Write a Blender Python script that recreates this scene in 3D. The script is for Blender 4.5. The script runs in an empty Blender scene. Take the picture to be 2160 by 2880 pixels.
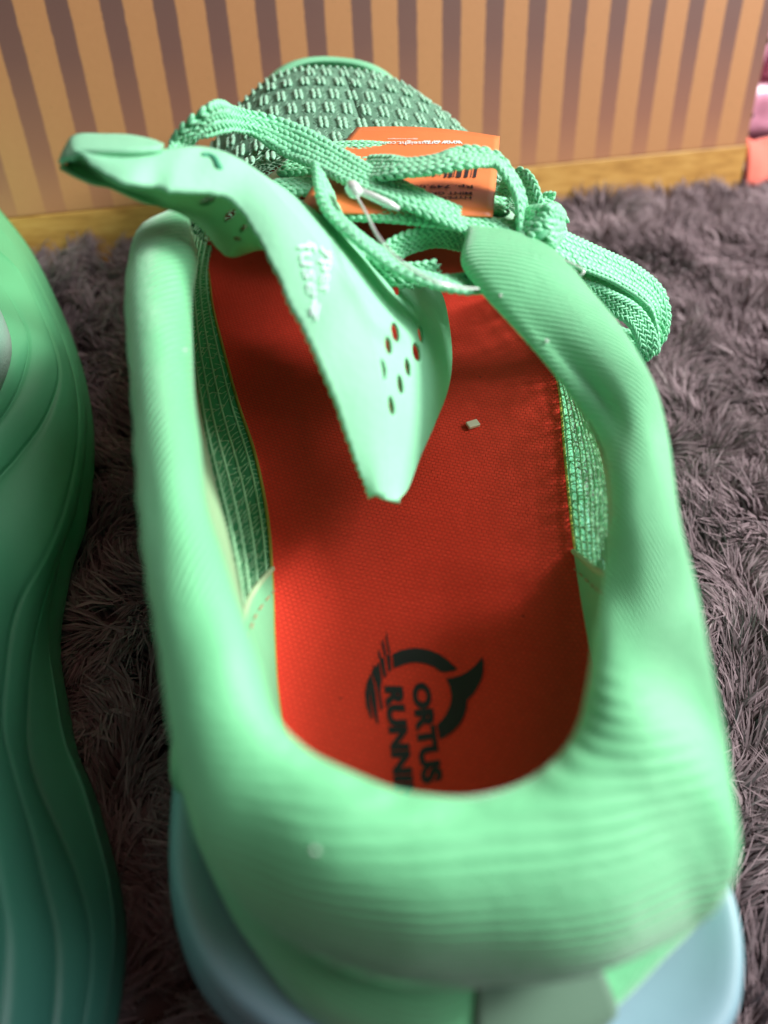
import bpy, math, random
import numpy as np
rng = np.random.default_rng(7); random.seed(7)
# ------------------------------------------------------------------ camera, light, exposure
CM = 0.01
F, CH = 2000.0, 19.2                       # focal length in photograph pixels, camera height in cm
PITCH, ROLL = math.radians(52), math.asin(.08)
CD = np.array([0, math.cos(PITCH), -math.sin(PITCH)])
_u0 = np.array([0, math.sin(PITCH), math.cos(PITCH)])
CR = math.cos(ROLL)*np.array([1., 0, 0]) + math.sin(ROLL)*_u0
CU = -math.sin(ROLL)*np.array([1., 0, 0]) + math.cos(ROLL)*_u0
CP = np.array([0, 0, CH])
sc = bpy.context.scene
col = sc.collection
cd = bpy.data.cameras.new('camera'); cam = bpy.data.objects.new('camera', cd); col.objects.link(cam)
from mathutils import Matrix, Vector
M = Matrix(((CR[0], CU[0], -CD[0], 0), (CR[1], CU[1], -CD[1], 0), (CR[2], CU[2], -CD[2], CH*CM), (0, 0, 0, 1)))
cam.matrix_world = M
cd.sensor_fit = 'HORIZONTAL'; cd.sensor_width = 36; cd.lens = 36*F/2160
cd.clip_start = .005; cd.clip_end = 20
cd.dof.use_dof = True; cd.dof.focus_distance = .205; cd.dof.aperture_fstop = 8.5
sc.camera = cam
w = bpy.data.worlds.new('World'); sc.world = w; w.use_nodes = True
w.node_tree.nodes['Background'].inputs[0].default_value = (.92, .95, 1, 1)
w.node_tree.nodes['Background'].inputs[1].default_value = .042
sc.view_settings.view_transform = 'Standard'; sc.view_settings.look = 'None'
sc.view_settings.exposure = 0; sc.view_settings.gamma = 1
def area(name, loc, target, size, power, color):
    l = bpy.data.lights.new(name, 'AREA'); l.shape = 'RECTANGLE'; l.size, l.size_y = size; l.energy = power; l.color = color
    o = bpy.data.objects.new(name, l); col.objects.link(o); o.location = loc
    o.rotation_euler = (Vector(target)-Vector(loc)).to_track_quat('-Z', 'Y').to_euler()
    return o
area('window_light', (.78, .36, .66), (0, .12, .05), (.21, .25), 16, (1, .97, .94))
area('window_sky', (.86, .22, 1.06), (0, .12, .05), (.8, .7), 13, (.96, .98, 1))

area('added_warm_fill', (.16, .06, 1.3), (.02, .12, .05), (.5, .5), 1.2, (1, .50, .38))  # added overhead fill, warm to lift the red insole; no visible source

def ray(px, py): return CD + (px-1080)/F*CR - (py-1440)/F*CU
def at(px, py, h):
    """the point h cm above the floor that the photograph shows at this pixel"""
    r = ray(px, py); return CP + r*((h-CH)/r[2])
# ------------------------------------------------------------------ helpers
def empty(name, loc, label=None, cat=None, group=None, kind=None):
    o = bpy.data.objects.new(name, None); col.objects.link(o)
    o.location = Vector(loc)*CM; o.empty_display_size = .01
    tag(o, label, cat, group, kind); return o
def tag(o, label=None, cat=None, group=None, kind=None):
    if label: o['label'] = label
    if cat: o['category'] = cat
    if group: o['group'] = group
    if kind: o['kind'] = kind
    return o
def org(o):
    p = np.zeros(3)
    while o is not None: p = p + np.array(o.location)/CM; o = o.parent
    return p
def mesh(name, V, Fc, mat, parent=None, smooth=True, uv=None, attr=None, kind=None, base=None):
    """V in cm (world). one mesh object"""
    V = np.asarray(V, float)
    o0 = org(parent) if parent else (np.array(base, float) if base is not None else np.zeros(3))
    me = bpy.data.meshes.new(name)
    me.from_pydata([tuple(a) for a in ((V-o0)*CM)], [], [tuple(int(i) for i in f) for f in Fc])
    if smooth: me.polygons.foreach_set('use_smooth', np.ones(len(me.polygons), bool))
    for k, a in (attr or {}).items():
        at_ = me.attributes.new(k, 'FLOAT', 'POINT'); at_.data.foreach_set('value', np.asarray(a, np.float32).ravel())
    me.materials.append(mat); me.update()
    o = bpy.data.objects.new(name, me); col.objects.link(o)
    if parent: o.parent = parent
    elif base is not None: o.location = Vector(base)*CM
    if kind: o['kind'] = kind
    return o
def cr(P, n, closed=False):
    """Catmull-Rom through P (k,d) to n samples, evenly in parameter"""
    P = np.asarray(P, float); k = len(P)
    if closed: t = np.linspace(0, k, n, endpoint=False)
    else: t = np.linspace(0, k-1, n)
    i = np.floor(t).astype(int)
    if not closed: i = np.minimum(i, k-2)
    f = (t-i).reshape((-1,)+(1,)*(P.ndim-1))
    if closed: g = lambda j: P[j % k]
    else:
        Q = np.concatenate([[2*P[0]-P[1]], P, [2*P[-1]-P[-2]]])
        g = lambda j: Q[np.clip(j+1, 0, k+1)]
    a, b, c, d = g(i-1), g(i), g(i+1), g(i+2)
    return .5*((2*b)+(-a+c)*f+(2*a-5*b+4*c-d)*f*f+(-a+3*b-3*c+d)*f**3)
def arc(P, n):
    """resample a polyline/curve evenly by length"""
    Q = cr(P, 400); s = np.r_[0, np.cumsum(np.linalg.norm(np.diff(Q, axis=0), axis=1))]
    t = np.linspace(0, s[-1], n); return np.stack([np.interp(t, s, Q[:, j]) for j in range(Q.shape[1])], 1)
def grid_faces(n, m, closed=False):
    i = np.arange(n if closed else n-1)[:, None]; j = np.arange(m-1)[None]
    a = i*m+j; b = ((i+1) % n)*m+j
    return np.stack([a, b, b+1, a+1], -1).reshape(-1, 4)
def loft(G, n, m, closed=False):
    """G (stations, rows, 3) -> fine grid (n, m, 3)"""
    A = cr(G, n, closed); B = cr(np.swapaxes(A, 0, 1), m); return np.swapaxes(B, 0, 1)
def gmesh(name, G, mat, parent=None, closed=False, flip=False, **k):
    n, m = G.shape[:2]; f = grid_faces(n, m, closed)
    if flip: f = f[:, ::-1]
    return mesh(name, G.reshape(-1, 3), f, mat, parent, **k)
def solid(o, t, off=-1, rim=True):
    s = o.modifiers.new('thick', 'SOLIDIFY'); s.thickness = t*CM; s.offset = off; s.use_rim = rim; return o
def tube(P, r, seg=8, n=None):
    P = np.asarray(P, float)
    if n: P = arc(P, n)
    T = np.gradient(P, axis=0); T /= np.linalg.norm(T, axis=1)[:, None]
    up = np.array([0, 0, 1.]); A = np.cross(T, up); A /= np.linalg.norm(A, axis=1)[:, None]+1e-9; B = np.cross(A, T)
    th = np.arange(seg)*2*math.pi/seg; r = np.broadcast_to(r, (len(P),))
    V = P[:, None]+r[:, None, None]*(np.cos(th)[None, :, None]*A[:, None]+np.sin(th)[None, :, None]*B[:, None])
    n = len(P); V = V.reshape(-1, 3); Fs = []
    for i in range(n-1):
        for j in range(seg):
            a = i*seg+j; b = i*seg+(j+1) % seg; Fs.append((a, b, b+seg, a+seg))
    Fs.append(tuple(range(seg))[::-1]); Fs.append(tuple(range((n-1)*seg, n*seg)))
    return V, Fs
def join(parts):
    V, Fs, o = [], [], 0
    for v, f in parts:
        V.append(np.asarray(v)); Fs += [tuple(i+o for i in q) for q in f]; o += len(v)
    return np.concatenate(V), Fs
def box(c, s, R=None, bev=0):
    s = np.asarray(s, float)/2; V = np.array([[x, y, z] for x in (-1, 1) for y in (-1, 1) for z in (-1, 1)], float)*s
    if R is not None: V = V@np.asarray(R)       # rows of R are the box axes
    return V+np.asarray(c), [(0, 1, 3, 2), (4, 6, 7, 5), (0, 4, 5, 1), (2, 3, 7, 6), (0, 2, 6, 4), (1, 5, 7, 3)]
def bevel(o, w, seg=2):
    b = o.modifiers.new('bevel', 'BEVEL'); b.width = w*CM; b.segments = seg; b.limit_method = 'ANGLE'; return o
# unit bead (capsule like): long axis x
_bs = []
for i, (x, r) in enumerate(((-.82, .55), (-.3, .98), (.3, .98), (.82, .55))):
    for j in range(6): _bs.append((x, r*math.cos(j*math.pi/3), r*math.sin(j*math.pi/3)))
_bs += [(-1, 0, 0), (1, 0, 0)]; BV = np.array(_bs)
BF = []
for i in range(3):
    for j in range(6): a = i*6+j; b = i*6+(j+1) % 6; BF.append((a, b, b+6, a+6))
for j in range(6): BF.append((24, (j+1) % 6, j)); BF.append((25, 18+j, 18+(j+1) % 6))
def beads(Cn, A, B, N, name, mat, parent, kind=None, attr=None):
    """beads at Cn with half axes A (long), B, N: one mesh"""
    Cn, A, B, N = [np.asarray(q, float) for q in (Cn, A, B, N)]
    V = Cn[:, None]+BV[None, :, :1]*A[:, None]+BV[None, :, 1:2]*B[:, None]+BV[None, :, 2:]*N[:, None]
    nb = len(BV); Fs = [tuple(i+k*nb for i in f) for k in range(len(Cn)) for f in BF]
    return V.reshape(-1, 3), Fs
# ------------------------------------------------------------------ materials
def srgb(r, g, b):
    f = lambda c: (c/255/12.92) if c/255 <= .04045 else ((c/255+.055)/1.055)**2.4
    return (f(r), f(g), f(b), 1)
class NT:
    def __init__(s, name):
        s.m = bpy.data.materials.new(name); s.m.use_nodes = True; s.t = s.m.node_tree; s.b = s.t.nodes['Principled BSDF']
    def n(s, typ, **k):
        x = s.t.nodes.new(typ)
        for a, v in k.items():
            if a.startswith('i_'):
                key = a[2:]; key = int(key) if key.isdigit() else key.replace('_', ' ')
                x.inputs[key].default_value = v
            else: setattr(x, a, v)
        return x
    def l(s, a, b): s.t.links.new(a, b)
    def set(s, **k):
        for a, v in k.items(): s.b.inputs[a.replace('_', ' ')].default_value = v
    def math(s, op, a, b=None, c=None):
        x = s.n('ShaderNodeMath', operation=op)
        for i, q in enumerate((a, b, c)):
            if q is None: continue
            if isinstance(q, (int, float)): x.inputs[i].default_value = q
            else: s.l(q, x.inputs[i])
        return x.outputs[0]
    def noise(s, scale, detail=2, rough=.5, vec=None):
        x = s.n('ShaderNodeTexNoise'); x.inputs['Scale'].default_value = scale; x.inputs['Detail'].default_value = detail; x.inputs['Roughness'].default_value = rough
        if vec is not None: s.l(vec, x.inputs['Vector'])
        return x.outputs['Fac']
    def obj(s): return s.n('ShaderNodeTexCoord').outputs['Object']
    def attr(s, name): return s.n('ShaderNodeAttribute', attribute_name=name).outputs['Fac']
    def mix(s, f, a, b, bt='MIX'):
        x = s.n('ShaderNodeMix', data_type='RGBA', blend_type=bt)
        for i, q in ((0, f), (6, a), (7, b)):
            if isinstance(q, (int, float, tuple)): x.inputs[i].default_value = q
            else: s.l(q, x.inputs[i])
        return x.outputs[2]
    def ramp(s, f, pts):
        x = s.n('ShaderNodeValToRGB'); e = x.color_ramp.elements
        while len(e) < len(pts): e.new(.5)
        for q, (p, c) in zip(e, pts): q.position = p; q.color = c
        s.l(f, x.inputs[0]); return x.outputs[0]
    def bump(s, h, dist, strength=1, prev=None):
        x = s.n('ShaderNodeBump'); x.inputs['Distance'].default_value = dist*CM; x.inputs['Strength'].default_value = strength
        s.l(h, x.inputs['Height'])
        if prev is not None: s.l(prev, x.inputs['Normal'])
        return x.outputs[0]
    def done(s, color=None, normal=None, rough=None):
        if color is not None: (s.l(color, s.b.inputs['Base Color']) if not isinstance(color, tuple) else s.set(Base_Color=color))
        if normal is not None: s.l(normal, s.b.inputs['Normal'])
        if rough is not None: s.l(rough, s.b.inputs['Roughness'])
        return s.m
MINT = (.165, .60, .285, 1); MINT2 = (.20, .74, .40, 1)
def fabric(name, c=MINT, c2=None, rib=True, useamp=False, rough=.56, sheen=.6, ribd=.022, coat=0):
    t = NT(name); v = t.obj(); c2 = c2 or tuple(min(1, q*1.18) for q in c[:3])+(1,)
    nz = t.noise(160, 3, .6, v); big = t.noise(22, 2, .5, v)
    base = t.mix(big, c, c2)
    hb = t.noise(2600, 2, .6, v)
    nrm = t.bump(hb, .006)
    nrm = t.bump(t.noise(950, 3, .65, v), .014, prev=nrm)
    if rib:
        ph = t.attr('rib'); wob = t.math('ADD', ph, t.math('MULTIPLY', nz, .45))
        s = t.math('SINE', t.math('MULTIPLY', wob, 2*math.pi)); s01 = t.math('MULTIPLY_ADD', s, .5, .5)
        ra = t.attr('ribamp') if useamp else 1.0
        base = t.mix(t.math('MULTIPLY', t.math('MULTIPLY', t.math('SUBTRACT', 1.0, s01), .20), ra), base, tuple(q*.62 for q in c[:3])+(1,))
        amp = t.ramp(t.noise(26, 3, .6, v), [(.30, (.15, .15, .15, 1)), (.70, (1, 1, 1, 1))])
        nrm = t.bump(t.math('MULTIPLY', t.math('MULTIPLY', s01, amp), ra), ribd, prev=nrm)
        nrm = t.bump(t.noise(110, 3, .6, v), .05, .6, prev=nrm)
    t.set(Roughness=rough, Sheen_Weight=sheen, Sheen_Roughness=.45); t.b.inputs['Sheen Tint'].default_value = (.85, 1, .9, 1)
    return t.done(base, nrm)
m_collar = fabric('rib_knit', useamp=True, ribd=.04)
m_lining = fabric('rib_lining', (.20, .58, .31, 1), ribd=.012, sheen=.1)
m_side = fabric('side_knit')
m_gusset = fabric('gusset', (.27, .47, .25, 1), rib=False, sheen=.1)
def plain(name, c, rough=.5, bscale=900, bd=.003, var=.08, sheen=0, sss=0, spec=.5, trans=0):
    t = NT(name); v = t.obj(); a = tuple(q*(1-var) for q in c[:3])+(1,); b = tuple(min(1, q*(1+var)) for q in c[:3])+(1,)
    base = t.mix(t.noise(60, 4, .6, v), a, b); t.set(Roughness=rough, Sheen_Weight=sheen)
    t.b.inputs['Specular IOR Level'].default_value = spec
    if trans: t.set(Transmission_Weight=trans)
    return t.done(base, t.bump(t.noise(bscale, 3, .6, v), bd))
m_tongue = plain('soft_synthetic', (.29, .71, .44, 1), .7, 420, .014)
m_tongue_in = plain('tongue_lining', (.20, .50, .22, 1), .7, 1500, .006)
m_thread = plain('yarn', (.27, .58, .39, 1), .5, 2600, .006, sheen=.3)
m_vamp = plain('knit_ground', (.12, .30, .19, 1), .8, 2600, .01, .25)
def openknit(name, c, trans=.35, hole=.35, sc_=900):
    t = NT(name); v = t.obj(); t.set(Roughness=.8)
    n_ = t.n('ShaderNodeTexVoronoi'); t.l(v, n_.inputs['Vector']); n_.inputs['Scale'].default_value = sc_
    t.b.inputs['Base Color'].default_value = c
    tl = t.n('ShaderNodeBsdfTranslucent'); tl.inputs[0].default_value = tuple(min(1, q*1.6) for q in c[:3])+(1,)
    tp = t.n('ShaderNodeBsdfTransparent'); m1 = t.n('ShaderNodeMixShader'); m1.inputs[0].default_value = trans; m2 = t.n('ShaderNodeMixShader')
    f = t.ramp(n_.outputs['Distance'], [(hole, (1, 1, 1, 1)), (hole+.04, (0, 0, 0, 1))])
    out = t.t.nodes['Material Output']; t.l(t.b.outputs[0], m1.inputs[1]); t.l(tl.outputs[0], m1.inputs[2])
    t.l(f, m2.inputs[0]); t.l(m1.outputs[0], m2.inputs[1]); t.l(tp.outputs[0], m2.inputs[2]); t.l(m2.outputs[0], out.inputs[0]); return t.m
m_quarter = openknit('sheer_knit', (.26, .55, .37, 1), .5, .56, 1100)
m_vamp = openknit('open_knit', (.20, .43, .29, 1), .40, .16)
m_lace = plain('lace_yarn', (.24, .74, .42, 1), .42, 3500, .006, sheen=.3)
m_lacebody = plain('lace_core', (.10, .50, .24, 1), .6, 3500, .006)
m_net = plain('lining_net', (.30, .62, .34, 1), .45, 2600, .004)
m_netback = openknit('net_backing', (.16, .46, .26, 1), .6, .50, 1400)
m_clear = plain('clear_plastic', (.80, .88, .84, 1), .3, 300, .001, .02, trans=.2)
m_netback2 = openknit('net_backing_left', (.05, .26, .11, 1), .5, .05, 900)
m_white = plain('white_print', (.66, .88, .84, 1), .5)
m_black = plain('black_print', (.006, .008, .008, 1), .75, 1800, .003)
m_orange = NT('tag_card')
_v = m_orange.obj(); m_orange.set(Roughness=.35); m_orange = m_orange.done(m_orange.mix(m_orange.noise(40, 3, .6, _v), (.80, .20, .05, 1), (.86, .25, .08, 1)))
# insole cloth
t = NT('insole_cloth'); v = t.obj()
mp = t.n('ShaderNodeMapping'); t.l(v, mp.inputs[0]); mp.inputs['Rotation'].default_value = (0, 0, .16)
br = t.n('ShaderNodeTexBrick'); t.l(mp.outputs[0], br.inputs['Vector']); br.inputs['Scale'].default_value = 100
br.inputs['Color1'].default_value = (1, 1, 1, 1); br.inputs['Color2'].default_value = (.75, .75, .75, 1); br.inputs['Mortar'].default_value = (0, 0, 0, 1)
br.inputs['Mortar Size'].default_value = .02; br.inputs['Mortar Smooth'].default_value = 1; br.inputs['Brick Width'].default_value = .13; br.inputs['Row Height'].default_value = .11
base = t.mix(t.noise(1800, 2, .7, v), (.86, .042, .022, 1), (.96, .064, .032, 1))
base = t.mix(t.math('MULTIPLY', t.math('SUBTRACT', 1.0, br.outputs['Color']), .42), base, (.30, .010, .004, 1))
sp = t.ramp(t.noise(420, 1, .4, v), [(.80, (0, 0, 0, 1)), (.83, (1, 1, 1, 1))])
base = t.mix(t.math('MULTIPLY', sp, .5), base, (.10, .01, .01, 1))
t.set(Roughness=.85, Sheen_Weight=.12); t.b.inputs['Sheen Tint'].default_value = (1, .4, .3, 1); t.b.inputs['Specular IOR Level'].default_value = .2
m_insole = t.done(base, t.bump(t.noise(2400, 2, .6, v), .01, prev=t.bump(br.outputs['Color'], .020)))
m_insedge = plain('insole_edge', (.30, .34, .05, 1), .8)
# foam that fades from green toe to pale blue heel (dyed so; the left shoe's heel also has shade painted in)
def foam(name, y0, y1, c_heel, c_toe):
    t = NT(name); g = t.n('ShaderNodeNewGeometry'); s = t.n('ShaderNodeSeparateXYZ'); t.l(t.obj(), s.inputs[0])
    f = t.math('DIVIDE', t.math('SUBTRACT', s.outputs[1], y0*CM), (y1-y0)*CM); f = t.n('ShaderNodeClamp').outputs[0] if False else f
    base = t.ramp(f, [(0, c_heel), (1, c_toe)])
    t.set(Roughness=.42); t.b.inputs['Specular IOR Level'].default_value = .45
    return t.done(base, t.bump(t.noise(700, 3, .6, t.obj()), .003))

# ------------------------------------------------------------------ floor, rug, board, wall
V, Fs = box((0, 40, -1.6), (400, 400, 1)); mesh('floor', V, Fs, plain('dark_floor', (.08, .06, .05, 1), .6), smooth=False, kind='structure')
P0 = at(65, 715, 0); P1 = at(2100, 530, 0)
bu = (P1-P0)/np.linalg.norm(P1-P0)
bw = ray(1290, 4540); bw = -(bw-(bw@bu)*bu); bw /= np.linalg.norm(bw); bn = np.cross(bu, bw)   # bn faces the shoes
if bn[1] > 0: bn = -bn
bd = empty('striped_board', P0, 'kraft brown board with dark vertical printed stripes leaning behind the shoe toes', 'board')
def bp(s, w_, d=0): return P0+bu*s+bw*w_+bn*d
Rb = np.array([bu, -bn, bw])
t = NT('striped_kraft'); v = t.obj()
def dotv(t, v, d):
    x = t.n('ShaderNodeVectorMath', operation='DOT_PRODUCT'); t.l(v, x.inputs[0]); x.inputs[1].default_value = tuple(d/CM); return x.outputs['Value']
su = dotv(t, v, bu); sw = dotv(t, v, bw)      # cm along and up the board
wob = t.math('MULTIPLY', t.math('SUBTRACT', t.noise(260, 3, .7, v), .5), .10)
ph = t.math('FRACT', t.math('DIVIDE', t.math('ADD', t.math('ADD', su, wob), -3.5+2.07*5), 2.07))
mask = t.ramp(ph, [(0, (0, 0, 0, 1)), (.015, (1, 1, 1, 1)), (.43, (1, 1, 1, 1)), (.445, (0, 0, 0, 1))])
kraft = t.mix(t.noise(500, 5, .75, v), (.42, .195, .080, 1), (.49, .238, .102, 1))
kraft = t.mix(t.ramp(t.noise(900, 1, .3, v), [(.76, (0, 0, 0, 1)), (.80, (1, 1, 1, 1))]), kraft, (.30, .17, .07, 1))
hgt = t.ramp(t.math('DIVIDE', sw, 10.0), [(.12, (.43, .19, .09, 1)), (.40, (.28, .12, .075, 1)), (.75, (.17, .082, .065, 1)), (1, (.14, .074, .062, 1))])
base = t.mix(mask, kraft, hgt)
t.set(Roughness=.55); t.b.inputs['Specular IOR Level'].default_value = .35
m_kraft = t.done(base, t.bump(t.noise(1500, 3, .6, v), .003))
wl, wr = 1.58, 2.23      # height of the wood band at both ends
t = NT('wood_grain'); v = t.obj()
mp = t.n('ShaderNodeMapping'); t.l(v, mp.inputs[0]); mp.inputs['Rotation'].default_value = (0, 0, -math.atan2(bu[1], bu[0])); mp.inputs['Scale'].default_value = (14, 200, 420)
g = t.noise(1, 4, .6, mp.outputs[0])
base = t.ramp(g, [(.3, (.36, .17, .035, 1)), (.5, (.50, .26, .06, 1)), (.7, (.58, .33, .09, 1))])
t.set(Roughness=.5); m_wood = t.done(base, t.bump(g, .006))
s0, s1, ht, th = -16, 37.35, 21, 1.3
def wh(s): return wl+(wr-wl)*(s-.46)/(37.58-.46)-.15*math.sin(math.pi*min(1, max(0, s/37)))
# board: faces from the band upward, the wood strip below as its own piece, 2 mm proud
def slab(sa, sb, lo, hi, d0, d1):
    V = []
    for d in (d0, d1):
        for s_, f_ in ((sa, lo), (sb, lo), (sb, hi), (sa, hi)): V.append(bp(s_, f_(s_), d))
    return np.array(V), [(0, 1, 2, 3), (7, 6, 5, 4), (0, 4, 5, 1), (1, 5, 6, 2), (2, 6, 7, 3), (3, 7, 4, 0)]
V, Fs = slab(s0, s1, wh, lambda s: ht, 0, -th); bevel(mesh('panel', V, Fs, m_kraft, bd, smooth=False), .05)
V, Fs = slab(s0, s1+.1, lambda s: -1.3, lambda s: wh(s)-.02, .03, -th); bevel(mesh('wood_strip', V, Fs, m_wood, bd, smooth=False), .05)
m_nick = plain('chipped_edge', (.06, .035, .02, 1), .8)
for hh, r in ((6.9, .10), (3.6, .07), (1.0, .05)):
    V = []; Fs = []
    for i in range(7):
        a = i*math.pi*2/7; V.append(bp(s1+.02+r*.5*math.cos(a)*random.uniform(.7, 1.2), hh+r*1.6*math.sin(a), .03))
    for i in range(7):
        a = i*math.pi*2/7; V.append(bp(s1+.02+r*.4*math.cos(a), hh+r*1.4*math.sin(a), -.1))
    Fs = [tuple(range(7)), tuple(range(13, 6, -1))]+[(i, (i+1) % 7, 7+(i+1) % 7, 7+i) for i in range(7)]
    mesh('nick', V, Fs, m_nick, bd, smooth=False)
# pink brick-pattern wall behind the board
wo = bp(s1, 0, -7); wo[2] = -1
pw = empty('brick_wall', wo, 'glossy pink embossed brick wall beyond the right end of the striped board', 'wall', kind='structure')
m_pink = plain('pink_foam_brick', (.72, .34, .47, 1), .32, 220, .05, .1)
m_pinkj = plain('pink_joint', (.40, .10, .19, 1), .5, 400, .01)
def wp(a, z, d=0): return wo+bu*a+np.array([0, 0, z])+bn_h*d
bn_h = np.array([bu[1], -bu[0], 0])
def wbox(a0, a1, z0, z1, d0, d1): 
    V = [wp(a, z, d) for a in (a0, a1) for d in (d0, d1) for z in (z0, z1)]
    return np.array(V), [(0, 1, 3, 2), (4, 6, 7, 5), (0, 4, 5, 1), (2, 3, 7, 6), (0, 2, 6, 4), (1, 5, 7, 3)]
V, Fs = wbox(-30, 40, 0, 45, -1.5, 0); mesh('wall_sheet', V, Fs, m_pinkj, pw, smooth=False)
bh, bl = 3.1, 8.0
def brickmesh(a0, a1, z0, z1):
    na, nz_ = max(6, int((a1-a0)*3)), 9; A = np.linspace(0, 1, na); Z = np.linspace(0, 1, nz_); V = []
    for a in A:
        for z in Z:
            e = min(a*(a1-a0), (1-a)*(a1-a0), z*(z1-z0), (1-z)*(z1-z0)); d = .55*min(1, e/.45)**.5+rng.normal(0, .035)*(e > .2)
            V.append(wp(a0+(a1-a0)*a, z0+(z1-z0)*z, d))
    return np.array(V), grid_faces(na, nz_)
for r in range(13):
    for c in range(-2, 6):
        a0 = c*bl-8+(r % 2)*bl/2; z0 = .6+r*(bh+.35)
        if a0 < -10 and r > 7: continue
        V, Fs = brickmesh(a0+.15, a0+bl-.15, z0, z0+bh); o = mesh('brick', V, Fs, m_pink, pw); 
        s_ = o.modifiers.new('sub', 'SUBSURF'); s_.levels = s_.render_levels = 1
# coral cloth lying at the foot of the wall
cc = bp(s1+.3, 0, -1.2); cc[2] = 0
G = np.array([[cc+bu*(a*.9)+bn_h*(1.4-b*.8)+np.array([0, 0, [.1, 1.3, 2.0, 1.9, .2][b]+.22*math.sin(a*1.7+b)-.12*a]) for b in range(5)] for a in range(9)])
o = gmesh('coral_cloth', loft(G, 40, 20)-0, plain('coral_cloth', (.78, .14, .09, 1), .8, 900, .02, sheen=.4), base=cc); solid(o, .2)
tag(o, 'bright coral cloth poking out at the foot of the pink wall', 'cloth')

# rug
rug = empty('shaggy_rug', (2, 18, -1), 'dark mauve grey shaggy long pile rug under both shoes', 'rug')
V, Fs = box((4, 22, -.85), (72, 60, .4)); mesh('backing', V, Fs, plain('rug_backing', (.09, .07, .075, 1), .95), rug, smooth=False)
def vn(x, y, s, seed):          # smooth value noise
    x = x/s; y = y/s; r = np.random.default_rng(seed).random((64, 64)); xi = np.floor(x).astype(int); yi = np.floor(y).astype(int)
    fx = x-xi; fy = y-yi; fx = fx*fx*(3-2*fx); fy = fy*fy*(3-2*fy); g = lambda a, b: r[a % 64, b % 64]
    return (g(xi, yi)*(1-fx)+g(xi+1, yi)*fx)*(1-fy)+(g(xi, yi+1)*(1-fx)+g(xi+1, yi+1)*fx)*fy
def pile(n, x0, x1, y0, y1, L0=1.75):
    nc = n//13
    cx = rng.uniform(x0, x1, nc); cy = rng.uniform(y0, y1, nc)
    k = rng.integers(0, nc, n); x = cx[k]+rng.normal(0, .12, n); y = cy[k]+rng.normal(0, .12, n)
    ang = (vn(cx, cy, 2.6, 1)*5.5+vn(cx, cy, 1.0, 2)*2.4-1.6)[k]+rng.normal(0, .22, n)+rng.normal(0, .35, nc)[k]
    lean = np.clip(.50+.60*vn(cx, cy, 1.7, 3)[k]+rng.normal(0, .15, n), .05, 1.3)
    L = L0*(.75+.4*vn(cx, cy, 1.4, 4)[k]+rng.normal(0, .1, n))
    shade = np.clip(.25+.5*vn(cx, cy, 1.1, 5)[k]+rng.normal(0, .13, n)+rng.normal(0, .12, nc)[k], 0, 1)
    d = np.stack([np.cos(ang), np.sin(ang)], 1); wv = rng.uniform(0, math.tau, n); wd = np.stack([np.cos(wv), np.sin(wv), np.zeros(n)], 1)
    wid = rng.uniform(.028, .058, n); Vs = []; ts = (0, .35, .7, 1)
    tip = np.stack([cx[k]-x, cy[k]-y], 1)*.75
    for t_ in ts:
        le = lean*t_**1.4; r = L*t_*np.sin(le); z = L*t_*np.cos(le)-.68
        c = np.stack([x+d[:, 0]*r+tip[:, 0]*t_, y+d[:, 1]*r+tip[:, 1]*t_, z], 1); ww = (wid*(1.0, 1.0, .8, .15)[ts.index(t_)])[:, None]
        Vs += [c-wd*ww, c+wd*ww]
    V = np.stack(Vs, 1).reshape(-1, 3); b = np.arange(n)[:, None, None]*8; q = np.array([[0, 1, 3, 2], [2, 3, 5, 4], [4, 5, 7, 6]])[None]
    return V, (b+q).reshape(-1, 4), np.repeat(shade, 8), np.tile(np.repeat(np.array(ts), 2), n)
def bigmesh(name, V, Q, attrs, mat, parent):
    me = bpy.data.meshes.new(name); V = (V-org(parent))*CM; n = len(Q)
    me.vertices.add(len(V)); me.vertices.foreach_set('co', V.astype(np.float32).ravel())
    me.loops.add(n*4); me.loops.foreach_set('vertex_index', Q.astype(np.int32).ravel())
    me.polygons.add(n); me.polygons.foreach_set('loop_start', np.arange(n, dtype=np.int32)*4)
    me.polygons.foreach_set('use_smooth', np.ones(n, bool))
    for k, a in attrs.items(): x = me.attributes.new(k, 'FLOAT', 'POINT'); x.data.foreach_set('value', a.astype(np.float32))
    me.update(calc_edges=True); me.materials.append(mat)
    o = bpy.data.objects.new(name, me); col.objects.link(o); o.parent = parent; o['kind'] = 'stuff'; return o
t = NT('rug_pile'); sh = t.attr('shade'); hh = t.attr('along')
base = t.ramp(sh, [(0, (.12, .085, .090, 1)), (.45, (.19, .135, .148, 1)), (.8, (.28, .212, .226, 1)), (1, (.40, .325, .335, 1))])
t.set(Roughness=.7, Sheen_Weight=.3); t.b.inputs['Specular IOR Level'].default_value = .25
m_pile = t.done(base)
R_ = [pile(190000, 3, 27, -5, 42), pile(52000, -22, 3, 14, 42), pile(36000, -13, 3, -5, 14)]
o_ = 0; VV, QQ, SS, AA = [], [], [], []
for V, Q, s_, a_ in R_: VV.append(V); QQ.append(Q+o_); SS.append(s_); AA.append(a_); o_ += len(V)
VV = np.concatenate(VV); QQ = np.concatenate(QQ); SS = np.concatenate(SS); AA = np.concatenate(AA)
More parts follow.
